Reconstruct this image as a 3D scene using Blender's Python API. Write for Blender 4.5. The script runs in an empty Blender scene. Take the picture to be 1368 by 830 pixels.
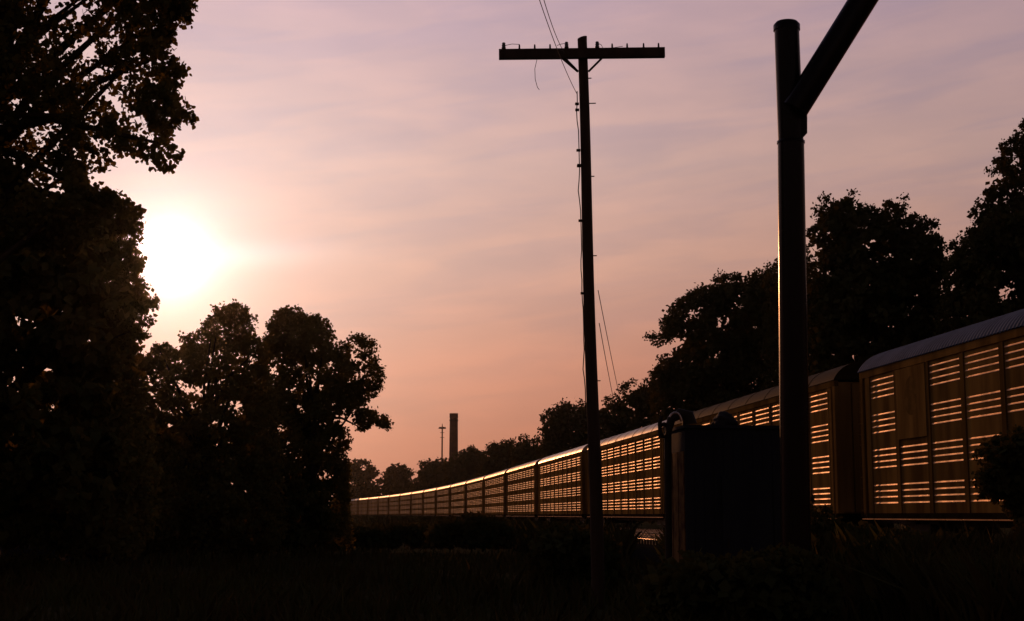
import bpy, bmesh, math, random
import numpy as np
from mathutils import Vector, Matrix

random.seed(7)
RNG = np.random.default_rng(11)
R = math.radians
scene = bpy.context.scene
col = scene.collection

# ------------------------------------------------------------------ camera
F, CX, CY, CAM_H = 1900.0, 684.0, 415.0, 1.6
PITCH = math.atan(273.0 / F)
CP, SP = math.cos(PITCH), math.sin(PITCH)
cam_d = bpy.data.cameras.new('camera')
cam_d.sensor_width = 36.0
cam_d.lens = F / 1368.0 * 36.0
cam_d.clip_end = 6000
cam = bpy.data.objects.new('camera', cam_d)
col.objects.link(cam)
cam.location = (0, 0, CAM_H)
cam.rotation_euler = (math.pi / 2 + PITCH, 0, 0)
scene.camera = cam


def ray(px, py):
    dx, dz = (px - CX) / F, (CY - py) / F
    return Vector((dx, CP - dz * SP, SP + dz * CP))


def at(px, py, Y):
    d = ray(px, py)
    t = Y / d.y
    return Vector((d.x * t, Y, CAM_H + d.z * t))


# ------------------------------------------------------------------ sky and sun
SUN = ray(228, 345).normalized()
SUN_EL = math.asin(SUN.z)
SUN_AZ = math.atan2(SUN.x, SUN.y)          # clockwise from +Y

scene.view_settings.view_transform = 'Standard'
scene.view_settings.look = 'None'
scene.view_settings.exposure = 0.0
scene.view_settings.gamma = 1.0

world = bpy.data.worlds.new('World')
scene.world = world
world.use_nodes = True
NT = world.node_tree
NT.nodes.clear()


class G:
    """small node-graph helper"""
    def __init__(s, nt): s.nt = nt
    def n(s, t, **k):
        o = s.nt.nodes.new(t)
        for a, b in k.items(): setattr(o, a, b)
        return o
    def put(s, sock, v):
        if hasattr(v, 'is_output'): s.nt.links.new(v, sock)
        elif v is not None: sock.default_value = v
    def m(s, op, a, b=None, c=None, clamp=False):
        o = s.n('ShaderNodeMath', operation=op, use_clamp=clamp)
        for i, v in enumerate((a, b, c)):
            if v is not None: s.put(o.inputs[i], v)
        return o.outputs[0]
    def mix(s, fac, a, b, blend='MIX'):
        o = s.n('ShaderNodeMix', data_type='RGBA', blend_type=blend)
        o.clamp_result = False
        s.put(o.inputs[0], fac); s.put(o.inputs[6], a); s.put(o.inputs[7], b)
        return o.outputs[2]
    def ramp(s, fac, stops, interp='LINEAR'):
        o = s.n('ShaderNodeValToRGB')
        o.color_ramp.interpolation = interp
        e = o.color_ramp.elements
        while len(e) < len(stops): e.new(0.5)
        for k, (p, c) in zip(e, stops):
            k.position = p; k.color = (*c, 1.0)
        s.put(o.inputs[0], fac)
        return o.outputs[0]
    def smooth(s, v, lo, hi, a=0.0, b=1.0):
        o = s.n('ShaderNodeMapRange', interpolation_type='SMOOTHSTEP')
        for i, x in enumerate((v, lo, hi, a, b)): s.put(o.inputs[i], x)
        return o.outputs[0]


def lin(r, g, b):
    return tuple(((v / 255) / 12.92 if v / 255 <= .04045 else ((v / 255 + .055) / 1.055) ** 2.4) for v in (r, g, b))


g = G(NT)
tc = g.n('ShaderNodeTexCoord')
nrm = g.n('ShaderNodeVectorMath', operation='NORMALIZE')
g.put(nrm.inputs[0], tc.outputs['Generated'])
D = nrm.outputs[0]
sep = g.n('ShaderNodeSeparateXYZ'); g.put(sep.inputs[0], D)
dx_, dy_, dz_ = sep.outputs
el = g.m('ARCSINE', dz_)                       # elevation, rad
az = g.m('ARCTAN2', dx_, dy_)
el_deg = g.m('MULTIPLY', el, 180 / math.pi)
el01 = g.m('DIVIDE', el_deg, 90.0, clamp=True)
S = lambda e: max(0.0, e / 90.0)
base = g.ramp(el01, [
    (S(0), lin(156, 84, 62)), (S(3), lin(169, 99, 76)), (S(6), lin(180, 118, 97)), (S(10), lin(186, 141, 126)),
    (S(14), lin(187, 152, 145)), (S(17.5), lin(184, 152, 153)), (S(21), lin(179, 150, 160)), (S(32), lin(110, 98, 118)),
    (S(55), lin(70, 70, 92)), (S(90), lin(55, 58, 80))])
# dot with the direction of the sun
dt = g.n('ShaderNodeVectorMath', operation='DOT_PRODUCT')
g.put(dt.inputs[0], D); dt.inputs[1].default_value = SUN
cosang = g.m('MINIMUM', dt.outputs['Value'], 1.0)
ang = g.m('MULTIPLY', g.m('ARCCOSINE', cosang), 180 / math.pi)   # degrees from the sun
# away from the sunset the dusk sky darkens
away = g.smooth(ang, 26.0, 100.0, 1.0, 0.30)
side = g.smooth(ang, 6.0, 32.0, 1.15, 0.91)
base = g.mix(1.0, base, g.m('MULTIPLY', away, side), 'MULTIPLY')
# thin cirrus, long streaks falling gently to the right
u = g.m('ADD', g.m('MULTIPLY', az, 3.0), g.m('MULTIPLY', el, 1.0))
v = g.m('ADD', g.m('MULTIPLY', el, 24.0), g.m('MULTIPLY', az, -3.0))
cv = g.n('ShaderNodeCombineXYZ'); g.put(cv.inputs[0], u); g.put(cv.inputs[1], v)
nz = g.n('ShaderNodeTexNoise'); nz.inputs['Scale'].default_value = 1.9; nz.inputs['Detail'].default_value = 5
nz.inputs['Roughness'].default_value = 0.52; nz.inputs['Distortion'].default_value = 0.5
g.put(nz.inputs['Vector'], cv.outputs[0])
streak = g.smooth(nz.outputs['Fac'], 0.40, 0.66)
cv2 = g.n('ShaderNodeCombineXYZ')
g.put(cv2.inputs[0], g.m('MULTIPLY', az, 5.0)); g.put(cv2.inputs[1], g.m('MULTIPLY', el, 16.0)); cv2.inputs[2].default_value = 3.7
nz2 = g.n('ShaderNodeTexNoise'); nz2.inputs['Scale'].default_value = 2.2; nz2.inputs['Detail'].default_value = 6
g.put(nz2.inputs['Vector'], cv2.outputs[0])
wisps = g.smooth(nz2.outputs['Fac'], 0.35, 0.72)
cloud_amt = g.m('MULTIPLY', streak, g.smooth(el_deg, 1.0, 8.0, 0.25, 1.0))
sky = g.mix(g.m('MULTIPLY', cloud_amt, 0.52), base, g.mix(1.0, base, (0.76, 0.84, 1.0, 1), 'MULTIPLY'))
sky = g.mix(g.m('MULTIPLY', wisps, 0.6), sky, g.mix(1.0, sky, (1.22, 1.16, 1.08, 1), 'MULTIPLY'))
# aureole
def lobe(a, width, colr):
    e = g.m('MULTIPLY', g.m('EXPONENT', g.m('MULTIPLY', g.m('POWER', g.m('DIVIDE', ang, width), 1.5), -1.0)), a)
    return g.mix(1.0, (*colr, 1.0), e, 'MULTIPLY')
for a, w, c in ((2.6, 0.72, (1.0, 1.0, 1.0)), (0.38, 2.2, (0.80, 0.98, 1.20)), (0.23, 6.5, (1.0, 0.90, 0.90)), (0.12, 15, (1.0, .86, .87))):
    sky = g.mix(1.0, sky, lobe(a, w, c), 'ADD')
# bright cirrus streak right of the sun
st = g.m('MULTIPLY', g.m('EXPONENT', g.m('MULTIPLY', g.m('POWER', g.m('DIVIDE', g.m('ADD', g.m('SUBTRACT', el_deg, math.degrees(SUN_EL)), g.m('MULTIPLY', g.m('SUBTRACT', az, SUN_AZ), -4.0)), 0.55), 2.0), -1.0)),
         g.m('EXPONENT', g.m('MULTIPLY', g.m('POWER', g.m('DIVIDE', g.m('SUBTRACT', az, SUN_AZ + .04), 0.062), 2.0), -1.0)))
sky = g.mix(1.0, sky, g.mix(1.0, (0.20, 0.17, 0.16, 1), st, 'MULTIPLY'), 'ADD')
bg = g.n('ShaderNodeBackground'); g.put(bg.inputs[0], sky); bg.inputs[1].default_value = 1.0
nish = g.n('ShaderNodeTexSky', sky_type='NISHITA'); nish.sun_disc = False
nish.sun_elevation = SUN_EL; nish.sun_rotation = SUN_AZ; nish.dust_density = 3.0
bg2 = g.n('ShaderNodeBackground'); g.put(bg2.inputs[0], nish.outputs[0]); bg2.inputs[1].default_value = 0.002
addb = g.n('ShaderNodeAddShader'); g.put(addb.inputs[0], bg.outputs[0]); g.put(addb.inputs[1], bg2.outputs[0])
wo = g.n('ShaderNodeOutputWorld'); g.put(wo.inputs[0], addb.outputs[0])

sun_d = bpy.data.lights.new('sun', 'SUN')
sun_d.energy = 0.7
sun_d.angle = R(0.6)
sun_d.color = (1.0, 0.38, 0.13)
sun = bpy.data.objects.new('sun', sun_d)
col.objects.link(sun)
sun.rotation_euler = SUN.to_track_quat('Z', 'Y').to_euler()
sun.location = (-40, 150, 60)

# ------------------------------------------------------------------ materials


def material(name, c, rough=0.8, metal=0.0, vary=0.35, scale=3.0, c2=None, bump=0.0, spec=0.5, trans=0.0, streaks=False):
    m = bpy.data.materials.new(name); m.use_nodes = True
    q = G(m.node_tree); m.node_tree.nodes.clear()
    out = q.n('ShaderNodeOutputMaterial'); b = q.n('ShaderNodeBsdfPrincipled')
    b.inputs['Roughness'].default_value = rough; b.inputs['Metallic'].default_value = metal
    b.inputs['Specular IOR Level'].default_value = spec
    t = q.n('ShaderNodeTexCoord'); mp = q.n('ShaderNodeMapping')
    q.put(mp.inputs[0], t.outputs['Object'])
    if streaks:
        mp.inputs['Scale'].default_value = (1, 1, 0.15)
        oi = q.n('ShaderNodeObjectInfo'); cb_ = q.n('ShaderNodeCombineXYZ')
        for k in range(3): q.put(cb_.inputs[k], q.m('MULTIPLY', oi.outputs['Random'], 37.0 + 11 * k))
        q.put(mp.inputs['Location'], cb_.outputs[0])
    nz = q.n('ShaderNodeTexNoise'); nz.inputs['Scale'].default_value = scale; nz.inputs['Detail'].default_value = 6
    q.put(nz.inputs['Vector'], mp.outputs[0])
    f = q.smooth(nz.outputs['Fac'], 0.35, 0.68)
    c2 = c2 or tuple(x * (1 - vary) for x in c)
    bc = q.mix(f, (*c, 1), (*c2, 1))
    if streaks: bc = q.mix(1.0, bc, q.m('ADD', q.m('MULTIPLY', oi.outputs['Random'], 0.5), 0.72), 'MULTIPLY')   # sheets age differently
    q.put(b.inputs['Base Color'], bc)
    if metal or rough < .5: q.put(b.inputs['Roughness'], q.m('ADD', q.m('MULTIPLY', f, 0.12), rough - .05))
    if bump:
        bp = q.n('ShaderNodeBump'); bp.inputs['Strength'].default_value = bump
        q.put(bp.inputs['Height'], nz.outputs['Fac']); q.put(b.inputs['Normal'], bp.outputs[0])
    sh = b.outputs[0]
    if trans:
        tr = q.n('ShaderNodeBsdfTranslucent'); q.put(tr.inputs[0], (c[0] * 3.2, c[1] * 1.9, c[2], 1))
        mx = q.n('ShaderNodeMixShader'); q.put(mx.inputs[0], trans); q.put(mx.inputs[1], sh); q.put(mx.inputs[2], tr.outputs[0]); sh = mx.outputs[0]
    q.put(out.inputs[0], sh)
    return m


M = {
    'soil': material('soil', (0.070, 0.058, 0.028), 0.95, scale=0.6, bump=.6, spec=0.0, c2=(0.045, 0.045, 0.016)),
    'ballast': material('ballast', (0.040, 0.032, 0.024), 0.95, scale=9, bump=1.0, spec=0.0),
    'weed': material('weed', (0.065, 0.070, 0.024), 0.9, scale=1.0, spec=0.0, c2=(0.07, 0.052, 0.02)),
    'leaf': material('leaf', (0.085, 0.090, 0.030), 0.65, scale=1.2, spec=0.0, c2=(0.05, 0.062, 0.020), trans=.36),
    'leaf_far': material('leaf_far', (0.060, 0.066, 0.024), 0.75, scale=.5, spec=0.0, c2=(0.035, 0.045, 0.016), trans=.12),
    'bark': material('bark', (0.06, 0.045, 0.03), 0.9, scale=6, bump=.6, spec=0.0),
    'old_wood': material('old_wood', (0.055, 0.036, 0.022), 0.85, scale=5, streaks=True, bump=.4, spec=.2),
    'rail_steel': material('rail_steel', (0.42, 0.33, 0.26), 0.28, metal=.9, scale=5),
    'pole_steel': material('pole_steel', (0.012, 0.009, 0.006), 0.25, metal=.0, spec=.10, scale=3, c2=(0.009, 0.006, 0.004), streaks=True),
    'car_panel': material('car_panel', (0.25, 0.155, 0.042), 0.8, spec=.0, scale=1.6, c2=(0.12, 0.07, 0.02), streaks=True),
    'rib_metal': material('rib_metal', (0.28, 0.135, 0.042), 0.44, metal=.7, spec=.15, scale=2.5, c2=(0.15, 0.07, 0.022), streaks=True),
    'car_frame': material('car_frame', (0.25, 0.15, 0.04), 0.75, spec=.0, scale=1.3, c2=(0.12, 0.07, 0.02), streaks=True),
    'roof_metal': material('roof_metal', (0.14, 0.10, 0.07), 0.42, metal=.1, scale=1.2, spec=.28, c2=(0.09, 0.075, 0.06)),
    'roof_grey': material('roof_grey', (0.17, 0.22, 0.30), 0.75, spec=.05, scale=1.2, c2=(0.13, 0.17, 0.23)),
    'roof_dimmed': material('roof_dimmed', (0.035, 0.024, 0.010), 0.7, spec=.02, scale=1.2, c2=(0.022, 0.016, 0.008)),  # roof that misses the sun glint, darkened in its colour
    'roof_glint': material('roof_glint', (0.34, 0.27, 0.20), 0.33, metal=.5, scale=1.2, c2=(0.2, 0.15, 0.1)),  # roof that catches the sun glint, lightened in its colour
    'sill_paint': material('sill_paint', (0.028, 0.02, 0.010), 0.8, spec=0.0, scale=2),
    'dark_steel': material('dark_steel', (0.035, 0.028, 0.02), 0.65, spec=.12, scale=2),
    'stain': material('stain', (0.13, 0.08, 0.022), 0.8, spec=0.0, scale=3.5, c2=(0.19, 0.115, 0.032)),
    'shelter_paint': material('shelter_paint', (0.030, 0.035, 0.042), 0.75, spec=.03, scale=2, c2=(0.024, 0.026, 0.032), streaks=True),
    'sunlit_brown': material('sunlit_brown', (0.20, 0.115, 0.04), 0.8, spec=.03, scale=4, c2=(0.08, 0.04, 0.02)),  # low sun on the shelter's side wall, put into a brown colour
    'tarp': material('tarp', (0.03, 0.03, 0.032), 0.8, spec=.1, scale=3),
    'glass_insulator': material('glass_insulator', (0.10, 0.10, 0.08), 0.12, scale=3),
    'wire': material('wire', (0.03, 0.02, 0.014), 0.9, scale=3),
    'brick': material('brick', (0.09, 0.045, 0.03), 0.9, scale=.8, spec=.1),
    'car_paint': material('car_paint', (0.035, 0.04, 0.05), 0.22, metal=.3, scale=3),
    'car_glass': material('car_glass', (0.02, 0.022, 0.026), 0.06, scale=3),
    'tyre': material('tyre', (0.02, 0.02, 0.02), 0.8, scale=3),
}

# ------------------------------------------------------------------ mesh helpers


class MB:
    def __init__(s): s.v, s.f, s.sm, s.mi, s.slot = [], [], [], [], 0
    def add(s, vs, fs, smooth=False):
        o = len(s.v)
        s.v.extend(tuple(map(float, p)) for p in vs)
        for q in fs:
            s.f.append(tuple(i + o for i in q)); s.sm.append(smooth); s.mi.append(s.slot)
    def box(s, x0, x1, y0, y1, z0, z1):
        vs = [(x, y, z) for x in (x0, x1) for y in (y0, y1) for z in (z0, z1)]
        s.add(vs, [(0, 1, 3, 2), (4, 6, 7, 5), (0, 4, 5, 1), (2, 3, 7, 6), (0, 2, 6, 4), (1, 5, 7, 3)])
        return s
    def tube(s, pts, rad, n=10, caps=True, smooth=True):
        pts = [Vector(p) for p in pts]
        rad = rad if hasattr(rad, '__len__') else [rad] * len(pts)
        vs, fs = [], []
        up = None
        for i, p in enumerate(pts):
            t = (pts[min(i + 1, len(pts) - 1)] - pts[max(i - 1, 0)]).normalized()
            if up is None: up = Vector((0, 0, 1)) if abs(t.z) < .9 else Vector((1, 0, 0))
            a = t.cross(up).normalized(); b = a.cross(t).normalized(); up = b
            for k in range(n):
                w = 2 * math.pi * k / n
                vs.append(p + (a * math.cos(w) + b * math.sin(w)) * rad[i])
        for i in range(len(pts) - 1):
            for k in range(n):
                k2 = (k + 1) % n
                fs.append((i * n + k, i * n + k2, (i + 1) * n + k2, (i + 1) * n + k))
        s.add(vs, fs, smooth)
        if caps:
            s.add(vs[:n], [tuple(range(n))][::1]); s.add(vs[-n:], [tuple(reversed(range(n)))])
        return s
    def lathe(s, prof, n=20, center=(0, 0, 0), smooth=True):
        vs, fs = [], []
        for r, z in prof:
            for k in range(n):
                w = 2 * math.pi * k / n
                vs.append((center[0] + r * math.cos(w), center[1] + r * math.sin(w), center[2] + z))
        for i in range(len(prof) - 1):
            for k in range(n):
                k2 = (k + 1) % n
                fs.append((i * n + k, i * n + k2, (i + 1) * n + k2, (i + 1) * n + k))
        s.add(vs, fs, smooth)
        return s
    def build(s, name, mat, parent=None):
        me = bpy.data.meshes.new(name)
        me.from_pydata(s.v, [], s.f)
        me.polygons.foreach_set('use_smooth', s.sm)
        for q in (mat if isinstance(mat, (list, tuple)) else [mat]): me.materials.append(q)
        me.polygons.foreach_set('material_index', s.mi)
        o = bpy.data.objects.new(name, me); col.objects.link(o)
        if parent: o.parent = parent
        return o


def tag(o, label=None, cat=None, group=None, kind=None):
    for k, v in (('label', label), ('category', cat), ('group', group), ('kind', kind)):
        if v: o[k] = v
    return o


def empty(name, loc, rz=0.0, **k):
    o = bpy.data.objects.new(name, None); col.objects.link(o)
    o.location = loc; o.rotation_euler = (0, 0, rz); o.empty_display_size = .3
    return tag(o, **k)


def copy_tree(o, parent=None):
    c = o.copy(); col.objects.link(c)
    if parent: c.parent = parent
    for ch in list(o.children): copy_tree(ch, c)
    return c


# ------------------------------------------------------------------ ground
def ground_z(x, y):
    return 0.10 * math.sin(x * .33 + 1) * math.sin(y * .21) + 0.05 * math.sin(x * 1.1 + y * .7)


mb = MB()
xs = sorted(set([-900, -500, -300, -200, -130, -90] + list(np.arange(-60, 61, 2.0)) + [90, 130, 200, 300, 500, 900]))
ys = sorted(set([-300, -150, -80, -50] + list(np.arange(-30, 121, 2.0)) + [140, 170, 210, 260, 330, 420, 550, 750, 1100, 1500]))
nx = len(xs)
vs = [(x, y, (ground_z(x, y) if abs(x) < 60 and -30 < y < 120 else 0.0) - .06) for y in ys for x in xs]
fs = [(j * nx + i, j * nx + i + 1, (j + 1) * nx + i + 1, (j + 1) * nx + i) for j in range(len(ys) - 1) for i in range(nx - 1)]
mb.add(vs, fs, True)
tag(mb.build('ground', M['soil']), kind='structure')

# ------------------------------------------------------------------ the railway
def face_x(Y): return 16.5 - .1075 * Y - .0002 * max(0.0, Y - 180) ** 2


TY = np.arange(-40, 640, 0.5)
TX = np.array([face_x(y) for y in TY])
TS = np.concatenate([[0], np.cumsum(np.hypot(np.diff(TX), np.diff(TY)))])


def track(s, off=0.0):
    """point and heading on the near face of the train at arc length s, shifted to the right by off"""
    x, y = np.interp(s, TS, TX), np.interp(s, TS, TY)
    x2, y2 = np.interp(s + .5, TS, TX), np.interp(s + .5, TS, TY)
    h = math.atan2(y2 - y, x2 - x)
    return Vector((x + off * math.sin(h), y - off * math.cos(h), 0)), h


RAIL_Z = 0.70


def sweep(mbd, prof, s0, s1, ds, close=False):
    n = len(prof); vs, fs = [], []
    ss = np.arange(s0, s1, ds)
    for s in ss:
        for o, z in prof:
            p, _ = track(s, o); vs.append((p.x, p.y, z))
    for i in range(len(ss) - 1):
        for k in range(n if close else n - 1):
            k2 = (k + 1) % n
            fs.append((i * n + k, i * n + k2, (i + 1) * n + k2, (i + 1) * n + k))
    mbd.add(vs, fs)


mb = MB()
sweep(mb, [(-6.2, -.15), (-4.9, .36), (3.4, .46), (5.4, -.15)], 0, TS[-1] - 1, 4)
tag(mb.build('track_bed', M['ballast']), kind='structure')
C_MAIN, C_SIDE = 1.55, -3.05        # centre lines of the loaded track and the empty siding
for c, lb in ((C_MAIN, 'steel rails and wooden ties under the standing freight train'),
              (C_SIDE, 'empty siding rails with ties in front of the freight train')):
    t = empty('railway_track', track(60, c)[0], label=lb, cat='railway track', group='parallel railway tracks')
    for q in (-.7175, .7175):
        r = MB(); z = RAIL_Z
        sweep(r, [(c + q - .036, z), (c + q + .036, z), (c + q + .036, z - .04), (c + q + .009, z - .05), (c + q + .009, z - .13),
                  (c + q + .07, z - .15), (c + q - .07, z - .15), (c + q - .009, z - .13), (c + q - .009, z - .05), (c + q - .036, z - .04)],
              10, TS[-1] - 2, 3, True)
        o = r.build('rail', M['rail_steel'], t); o.matrix_parent_inverse = Matrix.Translation(-t.location)
    r = MB()
    for s in np.arange(12, 260, .6):
        p, h = track(s, c)
        d, nrm_ = Vector((math.cos(h), math.sin(h), 0)), Vector((-math.sin(h), math.cos(h), 0))
        vs = [p + d * a * .11 + nrm_ * b * 1.3 + Vector((0, 0, zz)) for a in (-1, 1) for b in (-1, 1) for zz in (.38, .548)]
        r.add(vs, [(0, 1, 3, 2), (4, 6, 7, 5), (0, 4, 5, 1), (2, 3, 7, 6), (1, 5, 7, 3)])
    o = r.build('sleepers', M['old_wood'], t); o.matrix_parent_inverse = Matrix.Translation(-t.location); o['kind'] = 'stuff'

# ------------------------------------------------------------------ the autorack car
CAR_L, SILL, EAVE, HW = 25.7, 0.75, 5.50, 1.55
NB = 10
BAY = (CAR_L - 1.3) / NB


def slat_panel(w, rows=(0, 1, 2, 3), plain=False):
    """horizontally ribbed panel; local x along, y outward, z from the sill"""
    m = MB()
    h = EAVE - SILL - .30
    z0 = .12
    top = z0 + h
    x0, x1 = -w / 2, w / 2
    segs = []
    z = top
    ribs = []
    for rw in rows:
        zt = top - .17 - rw * (h / 4)
        for k in range(4): ribs.append(zt - k * .185)
    ribs.sort(reverse=True)
    def strip(pa, pb, sm=False):
        m.add([(x0, pa[0], pa[1]), (x1, pa[0], pa[1]), (x1, pb[0], pb[1]), (x0, pb[0], pb[1])], [(0, 1, 2, 3)], sm)
    for zc in ribs:
        n = 7
        pr = [(0.0, zc + .04)]
        for i in range(n):
            tilt = R(9 + 17 * i / (n - 1))
            pr.append((pr[-1][0] + .0065 * math.tan(tilt), pr[-1][1] - .0065))
        strip((0, z), pr[0])
        vs = []
        for o_, zz in pr: vs += [(x0, o_, zz), (x1, o_, zz)]
        m.slot = 1
        m.add(vs, [(2 * i, 2 * i + 1, 2 * i + 3, 2 * i + 2) for i in range(n)], True)
        m.slot = 0
        lo_ = (0.0, pr[-1][1] - .012)
        strip(pr[-1], lo_)
        for xx in (x0, x1): m.add([(xx, o_, zz) for o_, zz in pr + [lo_]], [tuple(range(n + 2))])
        z = lo_[1]
    strip((0, z), (0, z0))
    return m


def roof_profile():
    """half section from the eave to the ridge: steep shoulder, then a flat crown; (y, z, normal angle)"""
    pts = [(HW + .05, 0.0, R(26))]
    n1, n2 = 7, 5
    for i in range(1, n1 + 1):
        th = R(26 + 38 * i / n1); tm = R(26 + 38 * (i - .5) / n1)
        ds = R(42) / n1 * 1.0
        y, z, _ = pts[-1]; pts.append((y - ds * math.sin(tm), z + ds * math.cos(tm), th))
    yk = pts[-1][0]
    for i in range(1, n2 + 1):
        tm = R(64 + 26 * (i - .5) / n2); y, z, _ = pts[-1]
        dy = yk / n2
        pts.append((y - dy, z + dy / math.tan(tm), R(64 + 26 * i / n2)))
    return pts


def roof_mesh(ribbed):
    m = MB()
    half = CAR_L / 2 + .05
    xs_, hs = [], []
    if ribbed:
        x = -half
        while x < half - .01:
            for dx, h in ((0, .040), (.080, .040), (.120, 0), (.180, 0)):
                xs_.append(min(x + dx, half)); hs.append(h)
            x += .215
    else:
        k = 9
        for i in range(k):
            xa = -half + i * 2 * half / k
            xs_ += [xa, xa + .06, xa + .07]; hs += [.014, .014, 0]
            xs_.append(xa + 2 * half / k - .01); hs.append(0)
    xs_.append(half); hs.append(.016)
    hp = roof_profile()
    prof = [(y, z, math.cos(t), math.sin(t)) for y, z, t in hp] + [(-y, z, -math.cos(t), math.sin(t)) for y, z, t in hp[-2::-1]]
    vs, fs = [], []
    for x, h in zip(xs_, hs):
        for y, z, c, s_ in prof: vs.append((x, y + h * c, EAVE + .04 + z + h * s_))
    k = len(prof)
    for i in range(len(xs_) - 1):
        for j in range(k - 1):
            fs.append((i * k + j, (i + 1) * k + j, (i + 1) * k + j + 1, i * k + j + 1))
    if ribbed: m.add(vs, fs)
    else:
        for i in range(len(xs_) - 1):      # each sheet on its own, so that the seams stay crisp
            m.add(vs[i * k:(i + 2) * k], [(j, k + j, k + j + 1, j + 1) for j in range(k - 1)], True)
    for e in (0, len(xs_) - 1):
        m.add(vs[e * k:(e + 1) * k], [tuple(range(k)) if e == 0 else tuple(reversed(range(k)))])
    return m


def make_car():
    root = empty('autorack_car', (0, 0, 0))
    L2 = CAR_L / 2
    # body: inner shell behind the panels, sills, eave rails, posts
    b = MB()
    b.box(-L2 + .1, L2 - .1, -HW + .09, HW - .09, SILL + .2, EAVE - .02)
    b.build('body', M['car_frame'], root)
    for sgn in (-1, 1):
        m = MB(); y0, y1 = sorted((sgn * (HW - .14), sgn * (HW + .04)))
        m.box(-L2, L2, y0, y1, SILL, SILL + .20)
        ya, yb = sorted((sgn * (HW + .04), sgn * (HW + .075)))
        m.slot = 1
        m.box(-L2, L2, ya, yb, SILL - .0, SILL + .035)
        m.build('side_sill', [M['sill_paint'], M['rib_metal']], root)
        m = MB(); y0, y1 = sorted((sgn * (HW - .12), sgn * (HW + .02)))
        m.box(-L2, L2, y0, y1, EAVE - .18, EAVE + .035)
        m.build('eave_rail', M['car_frame'], root)
    for sgn in (-1, 1):
        for i in range(NB + 1):
            x = -L2 + .65 + i * BAY
            w = .13 if 0 < i < NB else .20
            m = MB(); y0, y1 = sorted((sgn * (HW - .10), sgn * (HW + .004)))
            m.box(x - w, x + w, y0, y1, SILL + .2, EAVE - .18)
            m.build('side_post', M['car_frame'], root)
    # end doors and corner posts
    for sgn in (-1, 1):
        m = MB()
        xa, xb = sorted((sgn * (L2 - .1), sgn * (L2 - .02)))
        for k in range(6):
            yc = -1.2 + k * .48
            m.box(xa, xb + (.03 if k % 2 else 0) * 1, yc - .21, yc + .21, SILL + .25, EAVE - .05)
        m.build('end_door', M['car_frame'], root)
        for q in (-1, 1):
            m = MB()
            x0, x1 = sorted((sgn * (L2 - .28), sgn * L2)); y0, y1 = sorted((q * (HW - .2), q * (HW + .02)))
            m.box(x0, x1, y0, y1, SILL + .2, EAVE - .18)
            m.build('corner_post', M['car_frame'], root)
        lad = MB()
        for dx in (-.2, .2): lad.tube([(sgn * (L2 - .24) + dx, HW + .10, SILL + .1), (sgn * (L2 - .24) + dx, HW + .10, EAVE - .3)], .014, 6)
        for k in range(12): lad.tube([(sgn * (L2 - .24) - .2, HW + .10, SILL + .3 + k * .35), (sgn * (L2 - .24) + .2, HW + .10, SILL + .3 + k * .35)], .011, 5)
        lad.build('ladder', M['car_frame'], root)
    pm = None
    for sgn in (-1, 1):
        for i in range(NB):
            x = -L2 + .65 + (i + .5) * BAY
            if pm is None:
                o = slat_panel(BAY - .26).build('side_panel', [M['car_panel'], M['rib_metal']], root); pm = o.data
            else:
                o = bpy.data.objects.new('side_panel', pm); col.objects.link(o); o.parent = root
            o.location = (x, sgn * (HW - .03), SILL + .0)
            o.rotation_euler = (0, 0, math.pi if sgn < 0 else 0)
    roof_mesh(False).build('roof', M['roof_metal'], root)
    u = MB(); u.box(-L2 + .4, L2 - .4, -.5, .5, .55, SILL + .18)
    for sgn in (-1, 1): u.box(sgn * L2 - 1.24, sgn * L2 + 1.24, -.16, .16, .62, .92)
    u.build('underframe', M['dark_steel'], root)
    for sgn in (-1, 1):
        bx = sgn * (L2 - 3.0)
        t = MB()
        for q in (-1, 1): t.box(bx - 1.2, bx + 1.2, q * .98 - .09, q * .98 + .09, .34, .62)
        t.box(bx - .25, bx + .25, -1.0, 1.0, .35, .6)
        tr = t.build('bogie', M['dark_steel'], root)
        for dx in (-.88, .88):
            w = MB()
            for q in (-1, 1):
                w.tube([(bx + dx, q * .66, .42), (bx + dx, q * .80, .42)], .42, 20)
            w.tube([(bx + dx, -.7, .42), (bx + dx, .7, .42)], .08, 8)
            w.build('wheelset', M['dark_steel'], tr)
    return root


proto = make_car()
S0 = float(np.interp(48.0, TY, TS))       # gap between the nearest two cars
PITCH_CAR = 28.2
CAR_LABELS = [
    'nearest autorack car, cut off by the right edge, with grey ribbed roof',
    'autorack car half hidden behind the steel pole and dark shelter, second from the right',
    'autorack car showing lit slats between the dark shelter and the wooden telegraph pole',
    'autorack car just left of the wooden telegraph pole, with glowing orange roof edge',
    'fifth autorack car from the right edge, next beyond the one with the glowing roof',
    'sixth autorack car from the right edge of the picture',
    'seventh autorack car from the right edge, dim brown with thin lit roof line',
    'eighth autorack car from the right edge, where the train starts to bend left',
]
ordn = ['ninth', 'tenth', 'eleventh', 'twelfth', 'thirteenth', 'fourteenth', 'fifteenth', 'sixteenth', 'seventeenth']
cars = []
for i in range(17):
    o = proto if i == 0 else copy_tree(proto)
    sc_ = S0 + (i - .5) * PITCH_CAR
    a, _ = track(sc_ - 9, HW); b, _ = track(sc_ + 9, HW)
    c_ = (a + b) / 2
    o.location = (c_.x, c_.y, RAIL_Z)
    # local +x points along the train away from the camera, local +y is to the left
    o.rotation_euler = (0, 0, math.atan2(b.y - a.y, b.x - a.x))
    if i < 8: lb = CAR_LABELS[i]
    elif i < 16: lb = ordn[i - 8] + ' autorack car from the right edge, small on the far curve'
    else: lb = 'farthest autorack car in view, at the left end of the train beside the tree'
    tag(o, lb, 'rail car', 'autorack cars of the standing freight train')
    cars.append(o)

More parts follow.
